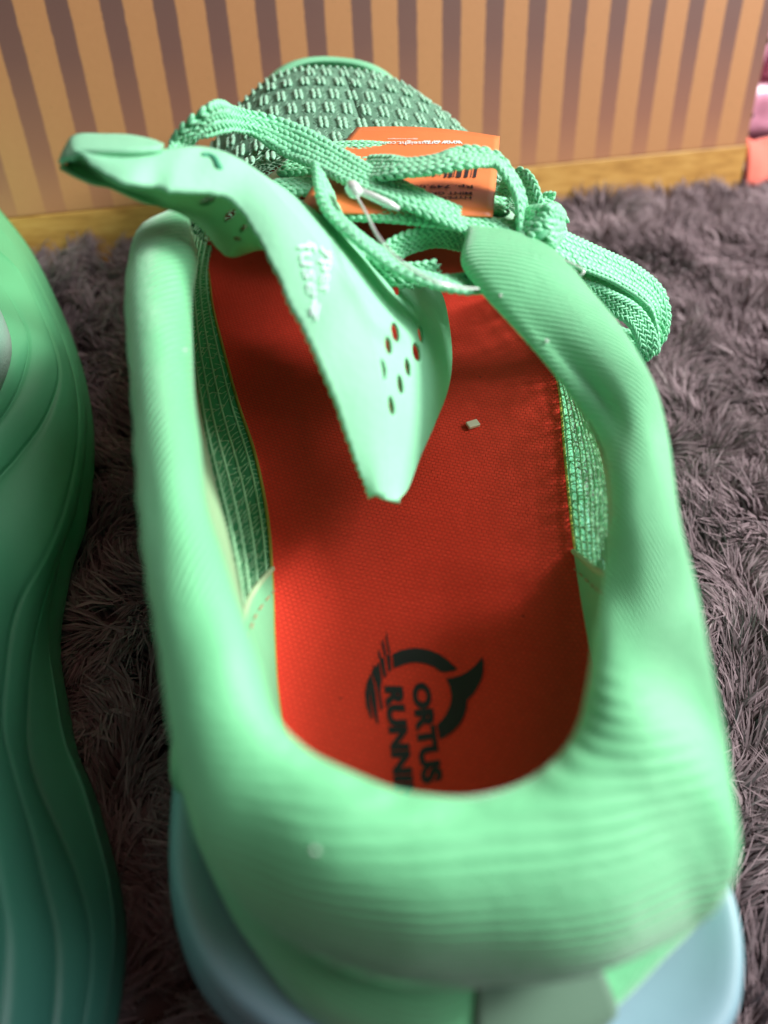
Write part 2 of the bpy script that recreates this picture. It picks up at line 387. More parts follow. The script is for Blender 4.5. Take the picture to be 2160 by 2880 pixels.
# flatten nothing under the shoes: drop blades rooted well inside the soles or behind the board
root = VV[0::8]; axx = 1.75-.165*(root[:, 1]-3.5)
ins = (np.abs(root[:, 0]-axx) < 4.2) & (root[:, 1] > 0) & (root[:, 1] < 30.5)
beh = ((root-P0)@bn_h) < .5
hid = beh & (((root-P0)@bu) < 36) 
hid |= ((root-P0)@bn_h) < .45*(((root-P0)@bu) < s1)
keep = ~(ins | hid); kv = np.repeat(keep, 8); idx = np.cumsum(kv)-1
QQ = idx[QQ[np.repeat(keep, 3)]]
bigmesh('pile', VV[kv], QQ, dict(shade=SS[kv], along=AA[kv]), m_pile, rug)

# ------------------------------------------------------------------ the main shoe
shoe = empty('running_shoe', (1.5, 3, 0), 'mint green running shoe with bright orange insole, loose tongue and tied laces', 'shoe', 'pair of mint running shoes')
OP = [(455,575),(390,650),(362,760),(357,880),(365,1060),(372,1250),(385,1450),(410,1640),(440,1810),(470,1990),(500,2150),
      (560,2390),(680,2590),(860,2730),(1080,2820),(1300,2830),(1480,2790),(1680,2725),(1880,2640),(2010,2570),(2070,2420),(2040,2200),
      (2005,2000),(1958,1740),(1912,1540),(1888,1370),(1872,1240),(1830,1090),(1760,950),(1660,830),(1560,725),(1450,668),(1350,650)]
IP = [(575,640),(560,720),(545,820),(540,940),(545,1090),(562,1240),(582,1410),(630,1560),(680,1710),(725,1860),(765,2005),
      (840,2095),(950,2165),(1090,2222),(1220,2246),(1340,2246),(1440,2228),(1530,2180),(1600,2110),(1650,2010),(1668,1890),(1675,1760),
      (1688,1640),(1708,1500),(1724,1390),(1712,1290),(1670,1190),(1600,1100),(1520,1005),(1430,905),(1350,815),(1300,740),(1290,690)]
LP = [(600,700),(592,740),(590,790),(600,870),(625,970),(668,1130),(712,1260),(740,1380),(758,1500),(767,1650),(771,1800),
      (782,1970),(810,2085),(905,2230),(1060,2340),(1240,2370),(1400,2350),(1520,2280),(1610,2180),(1660,2060),(1670,1900),(1653,1780),
      (1632,1660),(1612,1530),(1600,1430),(1590,1330),(1583,1250),(1577,1170),(1568,1090),(1545,1000),(1500,940),(1450,870),(1420,820)]
n = len(OP)
hO = np.interp(np.arange(n), [0, 4, 8, 10, 12, 14, 16, 18, 20, 23, 28, 32], [9.9, 9.5, 9.2, 8.5, 7.2, 6.8, 6.9, 7.3, 8.4, 9.2, 9.5, 9.6])
hI = np.interp(np.arange(n), [0, 4, 8, 12, 16, 20, 26, 32], [10.0, 9.4, 9.2, 9.2, 9.2, 9.3, 9.3, 9.9])
O3 = np.array([at(x, y, h) for (x, y), h in zip(OP, hO)]); I3 = np.array([at(x, y, h) for (x, y), h in zip(IP, hI)])
L3 = np.array([at(x, y, 4.75) for x, y in LP])
Ax = lambda Y: 1.75-.165*(Y-3.5)
# shoe-sole outline (cm): y -> half width
SY = [-1.0, -.6, .3, 2, 4, 8, 12, 16, 20, 24, 27, 29, 30.6, 31.6, 32.0]
SW = [0.01, 2.6, 4.5, 5.6, 5.75, 5.4, 5.4, 5.9, 6.5, 6.4, 5.7, 4.7, 3.4, 1.9, .01]
half = lambda Y: np.interp(Y, SY, SW)
# wall foot points
WB = {10:(512,2225),11:(555,2370),12:(635,2550),13:(715,2675),14:(860,2850),15:(1120,2985),16:(1380,3020),17:(1590,2960),18:(1740,2830),19:(1860,2700),20:(1970,2590),21:(2020,2470),22:(2030,2330)}
foot = []
for k in range(n):
    if k in WB: foot.append(at(*WB[k], 5.0))
    else:
        Y = O3[k][1]; s_ = -1 if k < 14 else 1; foot.append(np.array([Ax(Y)+s_*(half(Y)-.45), Y, 5.0]))
foot = np.array(foot)
pad = []; wall = []; lin = []
up = np.array([0, 0, 1.])
for k in range(n):
    O, I, L, Fo = O3[k], I3[k], L3[k], foot[k]
    c = (O+I)/2; a = (O-I)/2; la = np.linalg.norm(a); out = (O-I)*[1, 1, 0]; out /= np.linalg.norm(out)
    b = np.cross(np.cross(a, up), a); b /= np.linalg.norm(b); b = b*(b@up > 0 or -1)
    bh_ = np.interp(k, [0, 2, 6, 10, 14, 17, 20, 24, 30, 32], [.3, .6, .62, .65, .85, .85, .68, .58, .52, .3])
    taper = np.interp(k, [0, .8, 31, 32], [.35, 1, 1, .3])
    row = []
    for th_ in np.radians([232, 205, 180, 150, 120, 90, 60, 30, 0, -28, -55]):
        rr = bh_ if math.sin(th_) > 0 else bh_*.8
        row.append(c+a*math.cos(th_)*(1 if taper > .9 else taper)+b*rr*math.sin(th_))
    pad.append(row)
    p1 = row[0]; q = p1+out*.10-up*.15
    lin.append([q, q*.68+L*.32+out*.30, q*.30+L*.70+out*.38, L+out*.05, L-up*.3])
    e = row[-1]; mid = (e+Fo)/2+out*.15
    gr = float(np.interp(k, [15, 16.6, 20, 21.5], [0, 1, 1, 0]))
    wall.append([e-out*(.10+.95*gr)+up*.02, e*.80+Fo*.20-out*1.15*gr, mid-out*.75*gr, e*.2+Fo*.8+out*.12, Fo-up*.3])
pad, lin, wall = map(np.array, (pad, lin, wall))
NS, NP = 420, 72
Gp = loft(pad, NS, NP)
# soft folds of the padded knit
U = np.linspace(0, n-1, NS)[:, None]; Vv = np.linspace(0, 1, NP)[None]
nr = np.cross(np.gradient(Gp, axis=0), np.gradient(Gp, axis=1)); nr /= np.linalg.norm(nr, axis=2)[..., None]+1e-9
def lump(U, V, seed):
    r = np.random.default_rng(seed); f = 0
    for i in range(7): f = f+np.sin(U*r.uniform(.35, 1.5)+V*r.uniform(-5, 5)+r.uniform(0, 6.3))*r.uniform(.3, 1)
    return f/3
sg = 1.0 if (nr[NS//2, NP//2]@up) > 0 else -1.0
Gp = Gp+nr*sg*((lump(U, Vv, 3)*.09+lump(U*2.6, Vv*1.7, 8)*.028)*np.sin(Vv*math.pi))[..., None]
for k_, v_, sk_, sv_, am_ in ((27, .34, 1.7, .12, -.34), (24.2, .30, 1.0, .14, .14), (21.8, .30, 1.1, .14, -.20), (19.3, .34, 1.2, .15, .16), (13.6, .70, 2.9, .20, -.42), (14.0, .40, 3.2, .12, .20), (11.2, .42, 1.1, .16, -.18),
                              (9.0, .40, .8, .16, .10), (29.6, .6, 1.0, .15, .08), (17, .52, 1.6, .12, .12), (6.2, .62, 1.2, .1, -.08), (3.6, .5, 1.0, .15, .06), (25.4, .62, .9, .1, -.10)):
    Gp = Gp+nr*sg*(am_*np.exp(-((U-k_)/sk_)**2-((Vv-v_)/sv_)**2))[..., None]
# scalloped knit ripple on the outer left edge
Gp = Gp+nr*sg*(.035*np.sin(U*9)*np.clip((Vv-.72)*5, 0, 1)*(U < 12))[..., None]
def ribphase(G, pitch=.155, slope=.8, mid=None):
    du = np.r_[0, np.cumsum(np.linalg.norm(np.diff(G[:, G.shape[1]//2], axis=0), axis=1))]; mid = du[int(len(du)*.47)] if mid is None else mid
    dv = np.cumsum(np.r_['1', np.zeros((len(G), 1)), np.linalg.norm(np.diff(G, axis=1), axis=2)], axis=1); dv = dv-dv[:, [dv.shape[1]//2]]
    d = np.abs(du-mid); g = np.where(d < 3.5, 0, slope*(d-3.5)-0*d); g = slope*(np.sqrt((np.maximum(d-2.5, 0))**2+1)-1)
    return (dv+g[:, None])/pitch
PB = ribphase(Gp, .155); PA = -(.60*Gp[..., 1]+.80*Gp[..., 2]-.10*Gp[..., 0])/.17
Kk = np.broadcast_to(U, PB.shape); j1 = int(20.6/32*(NS-1)); PB2 = PB-PB[j1, 36]+PA[j1, 36]
PH = np.where(Kk < 9, PB, np.where(Kk < 20.6, PA, PB2))
amp_ = np.clip(np.abs(Kk-9)/1.8-.15, 0, 1)*np.clip(np.abs(Kk-20.6)/1.1-.1, 0, 1)*np.clip(.35+np.abs(Kk-11)/3.5, 0, 1)
collar = gmesh('collar', Gp, m_collar, shoe, attr=dict(rib=PH, ribamp=amp_), flip=sg < 0)
Gw = loft(wall, 260, 26); rp = ribphase(Gw)
wa, wb = 70, 208
gmesh('side_panel', Gw[wa:wb], m_side, shoe, attr=dict(rib=rp[wa:wb])); ka, kb = int(15.7/32*259), int(17.9/32*259)
patch = Gw[ka:kb+1, 8:25].copy(); pc = patch.mean((0, 1)); patch += np.array([.02, -.10, .03]); solid(gmesh('heel_patch', patch, plain('silvery_film', (.15, .26, .185, 1), .3, 1200, .004), shoe), .06, 1); gmesh('side_mesh', Gw[:wa+1], m_quarter, shoe); gmesh('side_mesh', Gw[wb-1:], m_quarter, shoe)
# lining: ribbed heel part and open net in front, split at the seam
Gl = loft(lin, 260, 30)
ks = [int(a/(n-1)*259) for a in (8.7, 22.9)]
solid(gmesh('heel_lining', Gl[ks[0]:ks[1]+1], m_lining, shoe, attr=dict(rib=ribphase(Gl[ks[0]:ks[1]+1], .12, 2.5))), .08, 1)
for a, b, nm in ((0, ks[0]+1, 0), (ks[1], 260, 1)):
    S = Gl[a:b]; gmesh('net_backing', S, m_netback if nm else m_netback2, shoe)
    # long strands
    parts = []; inw = np.array([1., 0, 0]) if nm == 0 else np.array([-1., 0, 0])
    nst = 11 if nm == 0 else 15
    for j in range(nst):
        r_ = 2+(S.shape[1]-5)*j/(nst-1)
        lo = int(r_); fr = r_-lo; P = S[:, lo]*(1-fr)+S[:, min(lo+1, S.shape[1]-1)]*fr+inw*.05; parts.append(tube(P[::2], .036 if nm == 0 else .034, 5))
    o = mesh('net_strands', *join(parts), m_net, shoe, kind='stuff')
    parts = []; Sf = cr(S, 90)
    for i in range(1, 89):
        P = Sf[i, 2:-2]+inw*.03
        for j in range(0, len(P)-3, 2):
            if rng.random() < .85: 
                off = rng.integers(-1, 2) if 2 < i < 87 else 0
                q1 = Sf[i, 2+j]+inw*.03; q2 = Sf[min(max(i+off, 0), 89), 4+j]+inw*.03; parts.append(tube([q1, (q1+q2)/2+rng.normal(0, .01, 3), q2], .014, 4))
    mesh('net_cross_threads', *join(parts), m_net, shoe, kind='stuff')
    # seam tape at the end of the net
    k_ = ks[0] if nm == 0 else ks[1]
    P = Gl[k_, 1:-1]+inw*.07; parts = [tube(P, .07, 6)]
    mesh('lining_seam', *tube(P, .075, 6), plain('seam_tape', (.42, .60, .34, 1), .7), shoe)
    st = []
    for j in range(0, 26, 2):
        st.append(tube([Gl[k_+(3 if nm == 0 else -3), j+2]+inw*.13, Gl[k_+(3 if nm == 0 else -3), j+3]+inw*.13], .02, 4))
    mesh('stitching', *join(st), plain('tan_thread', (.55, .30, .16, 1), .7), shoe)
S = Gl[4:ks[0]+4, 1:11]+np.array([.10, 0, 0]); solid(gmesh('collar_tape', S, m_gusset, shoe), .03, 1)
S = Gl[ks[1]-3:252, 1:6]+np.array([-.10, 0, 0]); solid(gmesh('collar_tape', S, m_gusset, shoe), .03, 1)
_pad = None
from mathutils.bvhtree import BVHTree as _B
_T = _B.FromPolygons([tuple(v) for v in Gp.reshape(-1, 3)], [tuple(int(i) for i in f) for f in grid_faces(*Gp.shape[:2])])
_ln = []
for lx, ly, r_ in ((1408, 832, .05), (1537, 962, .055), (887, 2392, .03), (520, 985, .03)):
    h_ = _T.ray_cast(Vector(CP), Vector(ray(lx, ly)))
    if h_[0] is None: continue
    q0 = np.array(h_[0])
    for _ in range(9):
        d_ = rng.normal(0, 1, 3); d_ /= np.linalg.norm(d_); e_ = rng.normal(0, 1, 3)*.5; _ln.append(tube([q0-d_*r_+e_*r_*.4, q0+e_*r_, q0+d_*r_], .009, 4))
mesh('lint', *join(_ln), plain('white_fluff', (.85, .9, .87, 1), .8, sheen=.5), shoe, kind='stuff')
# insole
Li = [L3[k] for k in range(n)]
fr_ = [(4.6, 21.5), (4.0, 24.5), (2.3, 27.8), (-.6, 29.6), (-3.9, 29.6), (-6.2, 27.6), (-7.3, 24.6), (-6.9, 22)]
outl = [np.array([p[0], p[1], 4.75]) for p in Li if True]
outl = outl[2:30]+[np.array([x, y, 4.75]) for x, y in fr_]
oc = cr(np.array(outl), 200, True); ctr = oc.mean(0); ctr[1] += 0
rings = []
cen = np.array([[Ax(y)-.2, y, 4.75] for y in np.linspace(6, 26, 200)])
for f_ in np.linspace(0, 1, 26):
    base_c = np.stack([Ax(np.clip(oc[:, 1], 6, 26))-.1, np.clip(oc[:, 1], 6, 26), oc[:, 2]], 1)
    P = oc*f_+base_c*(1-f_); e_ = np.clip((f_-.80)/.20, 0, 1); P[:, 2] = 4.62+.13*np.clip((f_-.4)/.6, 0, 1)**2+.10*e_**3
    rings.append(P)
Gi = np.swapaxes(np.array(rings), 0, 1)
ins_o = gmesh('insole', Gi, m_insole, shoe, closed=True); ins_o['label'] = 'bright orange red knitted insole with black print'
ed = oc.copy(); ed[:, 2] = 4.80
V, Fs = tube(np.r_[ed, ed[:1]], .055, 6); mesh('insole_edge', V, Fs, m_insedge, shoe)
def flat(px, py, d=.012):
    p = at(px, py, 4.64+d); return p
# print on the insole
def poly(pts, name='print', mat=None, d=.012, parent=None, fn=None):
    from mathutils.geometry import tessellate_polygon
    fn = fn or flat; P3 = [fn(x, y) for x, y in pts]
    T = tessellate_polygon([[Vector((x, y, 0)) for x, y in pts]])
    return np.array(P3), [tuple(f) for f in T]
K7 = lambda L: [(900+x/2.074, 1700+y/2.074) for x, y in L]
def sm(pts, n=40, closed=False): return [tuple(p) for p in cr(np.array(pts, float), n, closed)]
logo = []
logo.append(poly(K7(sm([(422,291),(470,268),(520,257),(570,255),(630,264),(690,288),(745,325),(802,378)], 30)+sm([(770,388),(735,394),(705,392)], 6)+sm([(705,392),(660,362),(610,344),(555,338),(500,346),(432,374)], 20))))
logo.append(poly(K7(sm([(735,432),(790,422),(845,400),(900,360),(948,305)], 16)+sm([(955,345),(952,400),(935,452),(900,515),(860,556)], 14)+sm([(858,570),(850,625),(825,685),(770,745),(700,790)], 14)+sm([(684,700),(725,655),(757,590),(766,530),(757,475)], 12))))
for q in ([(388,300),(408,288),(416,380),(402,397)], [(350,325),(372,305),(388,415),(373,430)], [(300,390),(345,335),(360,440),(352,520),(368,605),(355,620),(330,470)],
          [(264,520),(272,460),(296,400),(318,470),(330,560),(340,695),(330,695),(298,560),(292,470),(290,560),(306,662),(296,665),(270,590)],
          [(388,150),(395,210),(412,284),(402,288),(384,200)], [(366,200),(378,250),(388,296),(376,302),(360,230)], [(344,260),(352,290),(362,318),(350,326),(338,290)], [(308,345),(318,360),(322,372),(312,378)]):
    logo.append(poly(K7(q)))
mesh('logo_print', *join(logo), m_black, ins_o, smooth=False)
def textgeo(s, bold=.02, space=1.0):
    c = bpy.data.curves.new('t', 'FONT'); c.body = s; c.size = 1; c.offset = bold; c.resolution_u = 4; c.space_character = space
    o = bpy.data.objects.new('t', c); col.objects.link(o); dg = bpy.context.evaluated_depsgraph_get(); me = bpy.data.meshes.new_from_object(o.evaluated_get(dg))
    import bmesh; b_ = bmesh.new(); b_.from_mesh(me); bmesh.ops.triangulate(b_, faces=b_.faces[:]); bmesh.ops.subdivide_edges(b_, edges=b_.edges[:], cuts=2, use_grid_fill=True); b_.verts.index_update()
    V = np.array([v.co[:] for v in b_.verts]); Fs = [tuple(v.index for v in p.verts) for p in b_.faces]; b_.free()
    bpy.data.objects.remove(o); bpy.data.meshes.remove(me); bpy.data.curves.remove(c)
    lo = V.min(0); hi = V.max(0); V = (V-lo)/(np.maximum(hi-lo, 1e-6)); return V[:, :2], Fs
def quadmap(V, fn, p00, p10, p01, p11):
    """unit square text box -> image points (baseline start, baseline end, top start, top end)"""
    p00, p10, p01, p11 = map(np.array, (p00, p10, p01, p11)); out = []
    for x, y in V:
        p = p00*(1-x)*(1-y)+p10*x*(1-y)+p01*(1-x)*y+p11*x*y; out.append(fn(p[0], p[1]))
    return np.array(out)
V, Fs = textgeo('ORTUS', .06); mesh('lettering', quadmap(V, flat, (1157,1921), (1186,2208), (1208,1918), (1246,2196)), Fs, m_black, ins_o, smooth=False)
V, Fs = textgeo('RUNNING', .06); mesh('lettering', quadmap(V, flat, (1080,1929), (1121,2335), (1133,1930), (1178,2330)), Fs, m_black, ins_o, smooth=False)

# midsole of the main shoe
def sole_outline(half, Ax, y0, y1, N=160):
    ys = y0+(y1-y0)*(1-np.cos(np.linspace(0, math.pi, N)))/2
    L = [(Ax(y)-half(y), y) for y in ys]; Rr = [(Ax(y)+half(y), y) for y in ys[::-1]]
    return np.array(L+Rr[1:-1])
SYs = np.linspace(-1, 32, 300)
SWs = np.interp(SYs, SY, SW)
def smooth_half(Y):
    Y = np.asarray(Y, float); v = np.interp(Y, SYs, np.convolve(np.pad(SWs, 8, 'edge'), np.ones(17)/17, 'valid'))
    e = np.clip(np.minimum(Y+1, 32-Y), 0, None); return np.minimum(v, 3.6*np.sqrt(e))
so = sole_outline(smooth_half, Ax, -1, 32)
def sole_grid(so, rows, cy=(3, 27), axf=None):
    c = np.stack([axf(np.clip(so[:, 1], *cy)), np.clip(so[:, 1], *cy)], 1); d = so-c; G = []
    ln = np.linalg.norm(d, axis=1)[:, None]+1e-6
    for off, h in rows:
        hh_ = h(so[:, 1]) if callable(h) else np.full(len(so), h)
        G.append(np.c_[so+d/ln*off, hh_])
    return np.swapaxes(np.array(G), 0, 1)
spring = lambda Y: np.clip((Y-23)/9, 0, 1)**1.8*2.0
rows = [(-3, lambda Y: .2+spring(Y)), (-.8, lambda Y: .0+spring(Y)), (-.35, lambda Y: .25+spring(Y)), (-.05, lambda Y: 1.2+spring(Y)*.9), (.05, lambda Y: 2.4+spring(Y)*.8), (-.12, lambda Y: 3.4+spring(Y)*.6), (-.25, lambda Y: 3.55+spring(Y)*.6),
        (-.2, lambda Y: 3.9+spring(Y)*.5), (-.35, lambda Y: 4.5+spring(Y)*.4), (-.6, lambda Y: 4.75+spring(Y)*.3), (-1.3, lambda Y: 4.5+spring(Y)*.3), (-2.5, lambda Y: 4.2+spring(Y)*.2)]
Gm = sole_grid(so, rows, axf=Ax); Gm2 = np.swapaxes(cr(np.swapaxes(Gm, 0, 1), 46), 0, 1)
m_foam = foam('dyed_foam', -4, 16, (.24, .36, .48, 1), (.14, .62, .30, 1))
gmesh('midsole', Gm2, m_foam, shoe, closed=True)
V, Fs = [], []
cap = Gm2[:, 0]; mesh('outsole', np.r_[cap, cap+[0, 0, .15]], [tuple(range(len(cap)))[::-1], tuple(range(len(cap), 2*len(cap)))], plain('rubber', (.2, .45, .3, 1), .6), shoe, smooth=False)

# forefoot upper: left and right halves with the throat slot between
TH = lambda Y: np.interp(Y, [14, 18, 21, 24, 27, 29, 30.3, 31.2, 31.8], [9.6, 9.4, 9.1, 8.9, 8.7, 8.4, 7.8, 6.8, 5.2])
TB = lambda Y: 4.3+spring(Y)*.35
HW = lambda Y: np.interp(Y, [14, 18, 22, 25, 27, 29, 30.3, 31.2, 31.8], [5.7, 6.2, 6.1, 5.6, 5.0, 4.1, 3.0, 1.9, .25])
SL = lambda Y: np.interp(Y, [14, 17, 19, 20.2, 20.9, 21.3, 21.6], [2.9, 2.6, 2.1, 1.5, .7, .15, 0])
AxT = lambda Y: Ax(Y)-.0-.55*np.clip((Y-20)/11, 0, 1)
def vamp_pt(Y, s, q):
    """q 0 at the sole .. 1 at the slot edge, s side"""
    W = HW(Y); sl = SL(Y); xm = W; 
    u_ = 1-q; x = sl+(W-sl)*(1-(1-u_)**1.0) if False else None
    ph_ = q*math.pi/2; x = sl+(W-sl)*math.cos(ph_)**.80; z = TB(Y)+(TH(Y)-TB(Y))*math.sin(ph_)**.72
    return np.array([AxT(Y)+s*x, Y, z])
ys = np.r_[np.linspace(16.3, 29, 60), np.linspace(29.3, 31.8, 16)]
for s in (-1, 1):
    G = np.array([[vamp_pt(y, s, q) for q in np.linspace(0, 1, 34)] for y in ys])
    iy = int(np.searchsorted(ys, 21.8))
    solid(gmesh('vamp', G[iy:], m_vamp, shoe, flip=s > 0), .12, 0); gmesh('quarter', G[:iy+1], m_quarter, shoe, flip=s > 0)
# knit relief on the toe: long rib stitches round the rim and paired studs in the middle
def on_vamp(x, Y):
    s = 1 if x > 0 else -1; W = HW(Y); sl = SL(Y); c = (abs(x)-sl)/(W-sl)
    if c >= .995 or abs(x) < sl: return None
    ph_ = math.acos(min(1, max(0, c))**(1/.80)); z = TB(Y)+(TH(Y)-TB(Y))*math.sin(ph_)**.72
    return np.array([AxT(Y)+x, Y, z])
def frame(x, Y):
    e = .05; a = on_vamp(x, Y); b = on_vamp(x, Y+e) ; c = on_vamp(x+(e if x < 0 else -e), Y)
    if a is None or b is None or c is None: return None
    T = b-a; T /= np.linalg.norm(T); S_ = (c-a); 
    if x >= 0: S_ = -S_
    S_ /= np.linalg.norm(S_)+1e-9; N = np.cross(S_, T); N /= np.linalg.norm(N)+1e-9; S_ = np.cross(T, N)
    return a, T, S_, N
def edge_dist(x, Y):
    d = (HW(Y)-abs(x))*1.1
    for yy in np.arange(0, 3.4, .2):
        if Y+yy > 31.6 or HW(Y+yy)*.95 < abs(x): return min(d, yy/1.9)
    return d
Cn, A_, B_, N_ = [], [], [], []; C2, A2_, B2_, N2_ = [], [], [], []
pit = .265
for ix in range(-23, 24):
    x = (ix+.5)*pit; Y = 20.4+(.2 if ix % 2 else 0)
    while Y < 31.75:
        fr = frame(x, Y)
        if fr is None: Y += .1; continue
        a, T, S_, N = fr; ed_ = edge_dist(x, Y)
        if ed_ < 1.45:
            Cn.append(a+N*.05); A_.append(T*.215+S_*.015); B_.append(S_*.088); N_.append(N*.10)
            Y += .31; continue
        C2.append(a+N*.05+S_*rng.normal(0, .02)); A2_.append((T*.8+S_*rng.choice([-.5, .5]))*.14); B2_.append(S_*.022); N2_.append(N*.025)
        Y += .19
mesh('knit_ribs', *beads(Cn, A_, B_, N_, '', None, None), m_thread, shoe, kind='stuff')
mesh('knit_filaments', *beads(C2, A2_, B2_, N2_, '', None, None), plain('filament', (.20, .42, .28, 1), .5), shoe, kind='stuff')
Cn, A_, B_, N_ = [], [], [], []; row = 0; Y = 20.9
while Y < 30.6:
    for ix in range(-10, 11):
        x = (ix+(.5 if row % 2 else 0))*.60+rng.normal(0, .015)
        if edge_dist(x, Y) < 1.62: continue
        for dx in (-.085, .085):
            fr = frame(x+dx, Y)
            if fr is None: continue
            a, T, S_, N = fr; l_ = .47*rng.uniform(.9, 1.08)
            Cn.append(a+N*.06); A_.append(T*l_); B_.append(S_*.085); N_.append(N*.065)
            for q_ in (-.26, .0, .26): Cn.append(a+N*.085+T*q_+S_*rng.normal(0, .008)); A_.append(T*.17+S_*.03); B_.append(S_*.075); N_.append(N*.06)
    Y += 1.22; row += 1
mesh('knit_studs', *beads(Cn, A_, B_, N_, '', None, None), m_thread, shoe, kind='stuff')
# toe bumper
tb = []
for a in np.linspace(-1.25, 1.25, 31):
    Yc = 28.6; r_x = 3.7; r_y = 3.35; x = AxT(31)+r_x*math.sin(a); y = Yc+r_y*math.cos(a)**1.0; o3 = np.array([math.sin(a), math.cos(a), 0])
    k_ = 1-(abs(a)/1.25)**3
    tb.append([np.array([x, y, 4.2])+o3*.1, np.array([x, y, 5.4])+o3*.28, np.array([x, y, 5.4+1.95*k_])+o3*(.18), np.array([x, y, 5.4+2.3*k_])-o3*.10, np.array([x, y, 5.4+2.25*k_])-o3*.35])
solid(gmesh('toe_cap', loft(np.array(tb), 90, 20), plain('toe_rubber', (.24, .66, .38, 1), .35), shoe), .1, -1)

# eyestays beside the throat
for s in (-1, 1):
    G = []
    for Y in np.linspace(15.6, 21.7, 14):
        sl = max(SL(Y), .1)
        row = []
        for q in np.linspace(-.15, 1, 6): row.append(np.array([AxT(Y)+s*(sl+q*.95), Y, TH(Y)+.20-.10*q*q]))
        G.append(row)
    eo = solid(gmesh('eyestay', loft(np.array(G), 40, 10), plain('eyestay_film', (.42, .72, .50, 1), .3), shoe, flip=s < 0), .1, 1)
    for Y in (16.2, 17.5, 18.8, 20.0):
        th_ = np.linspace(0, 2*math.pi, 17); r = .2
        P = np.array([[AxT(Y)+s*(SL(Y)+.45)+r*math.cos(a), Y+r*math.sin(a), TH(Y)+.28] for a in th_]); mesh('eyelet', *tube(P, .05, 6), plain('eyelet_rim', (.10, .36, .2, 1), .4), eo)

# ------------------------------------------------------------------ laces
def lace(edges, label=None, n_w=6, thick=.07, beadr=.080):
    """edges: list of (ax, ay, ah, bx, by, bh) - the two edges in photograph pixels with their heights"""
    A = np.array([at(e[0], e[1], e[2]) for e in edges]); B = np.array([at(e[3], e[4], e[5]) for e in edges])
    AB = arc(np.hstack([A, B]), 160) if False else cr(np.hstack([A, B]), 400)
    c = (AB[:, :3]+AB[:, 3:])/2; s = np.r_[0, np.cumsum(np.linalg.norm(np.diff(c, axis=0), axis=1))]
    N_r = max(6, int(s[-1]/.175)); t_ = np.linspace(0, s[-1], N_r); R2 = np.stack([np.interp(t_, s, AB[:, j]) for j in range(6)], 1)
    A, B = R2[:, :3], R2[:, 3:]; c = (A+B)/2; T = np.gradient(c, axis=0); T /= np.linalg.norm(T, axis=1)[:, None]
    Wd = (B-A); wd = np.linalg.norm(Wd, axis=1)[:, None]; S_ = Wd/wd; S_ = S_-T*(S_*T).sum(1)[:, None]; S_ /= np.linalg.norm(S_, axis=1)[:, None]
    wd = np.clip(wd, .50, .98); N = np.cross(T, S_); N /= np.linalg.norm(N, axis=1)[:, None]
    # body
    G = []
    prof = [(-.46, 0), (-.38, thick), (0, thick*.9), (.38, thick), (.46, 0), (.38, -thick), (0, -thick*.9), (-.38, -thick), (-.46, 0)]
    G = np.stack([c+S_*wd*x+N*z for x, z in prof], 1)
    root_l = gmesh('lace', G, m_lacebody, shoe)
    if label: root_l['label'] = label
    Cn, A_, B_, N_ = [], [], [], []
    for side in (1, -1):
        for j in range(n_w):
            f = (j+.5)/n_w-.5; ch = 1 if j % 2 else -1
            p = c+S_*wd*f*.98+N*side*thick*.85+T*(.075 if ch > 0 else 0); 
            d = T*.86+S_*ch*.5*side; Cn.append(p+rng.normal(0, .006, p.shape)); A_.append(d*.135); q = np.cross(N, d); q /= np.linalg.norm(q, axis=1)[:, None]
            B_.append(q*beadr*.9*wd/.85); N_.append(N*.045)
    for e_ in (-1, 1):
        p = c+S_*wd*.49*e_; Cn.append(p); A_.append(T*.13+S_*e_*.03+N*.03); B_.append(S_*.075); N_.append(N*.075)
    V, Fs = beads(np.concatenate(Cn), np.concatenate(A_), np.concatenate(B_), np.concatenate(N_), '', None, None)
    mesh('braid', V, Fs, m_lace, root_l, kind='stuff'); return root_l
# long strand: behind the tongue, up and over to the knot
lace([(478,440,10.9, 515,450,10.6),(485,400,11.1, 530,412,10.8),(508,362,11.4, 555,385,11.0),(550,330,11.6, 590,358,11.1),(610,312,11.4, 640,352,10.9),(680,315,10.9, 690,368,10.5),(760,328,10.6, 750,400,10.3),
      (850,365,10.5, 835,445,10.2),(930,405,10.4, 920,490,10.3),(1010,455,10.4, 1010,535,10.4),(1100,500,10.4, 1110,570,10.4),(1190,540,10.3, 1200,610,10.3),(1290,580,10.0, 1290,650,10.0),(1390,615,9.6, 1380,690,9.6),(1470,655,9.2, 1455,730,9.2),(1540,700,8.8, 1510,780,8.6)])
# bow loop rising over the tag
lace([(1000,445,10.0, 1030,510,10.3),(1090,437,10.5, 1110,515,10.8),(1180,428,10.7, 1190,512,11.0),(1260,415,10.9, 1280,492,11.1),(1335,410,10.9, 1350,470,11.0),(1400,425,10.7, 1395,478,11.0),
      (1450,480,10.3, 1420,520,10.9),(1480,540,9.9, 1440,560,10.7),(1490,600,9.5, 1445,620,10.4),(1490,650,9.2, 1450,680,10.0)])
# second loop standing behind it
lace([(1415,575,8.6, 1440,575,8.4),(1420,530,9.2, 1445,545,8.9),(1440,492,9.8, 1450,526,9.4),(1470,484,10.0, 1461,525,9.6),(1500,510,10.0, 1468,545,9.6),(1517,560,9.8, 1478,585,9.5),(1530,620,9.5, 1485,635,9.4)])
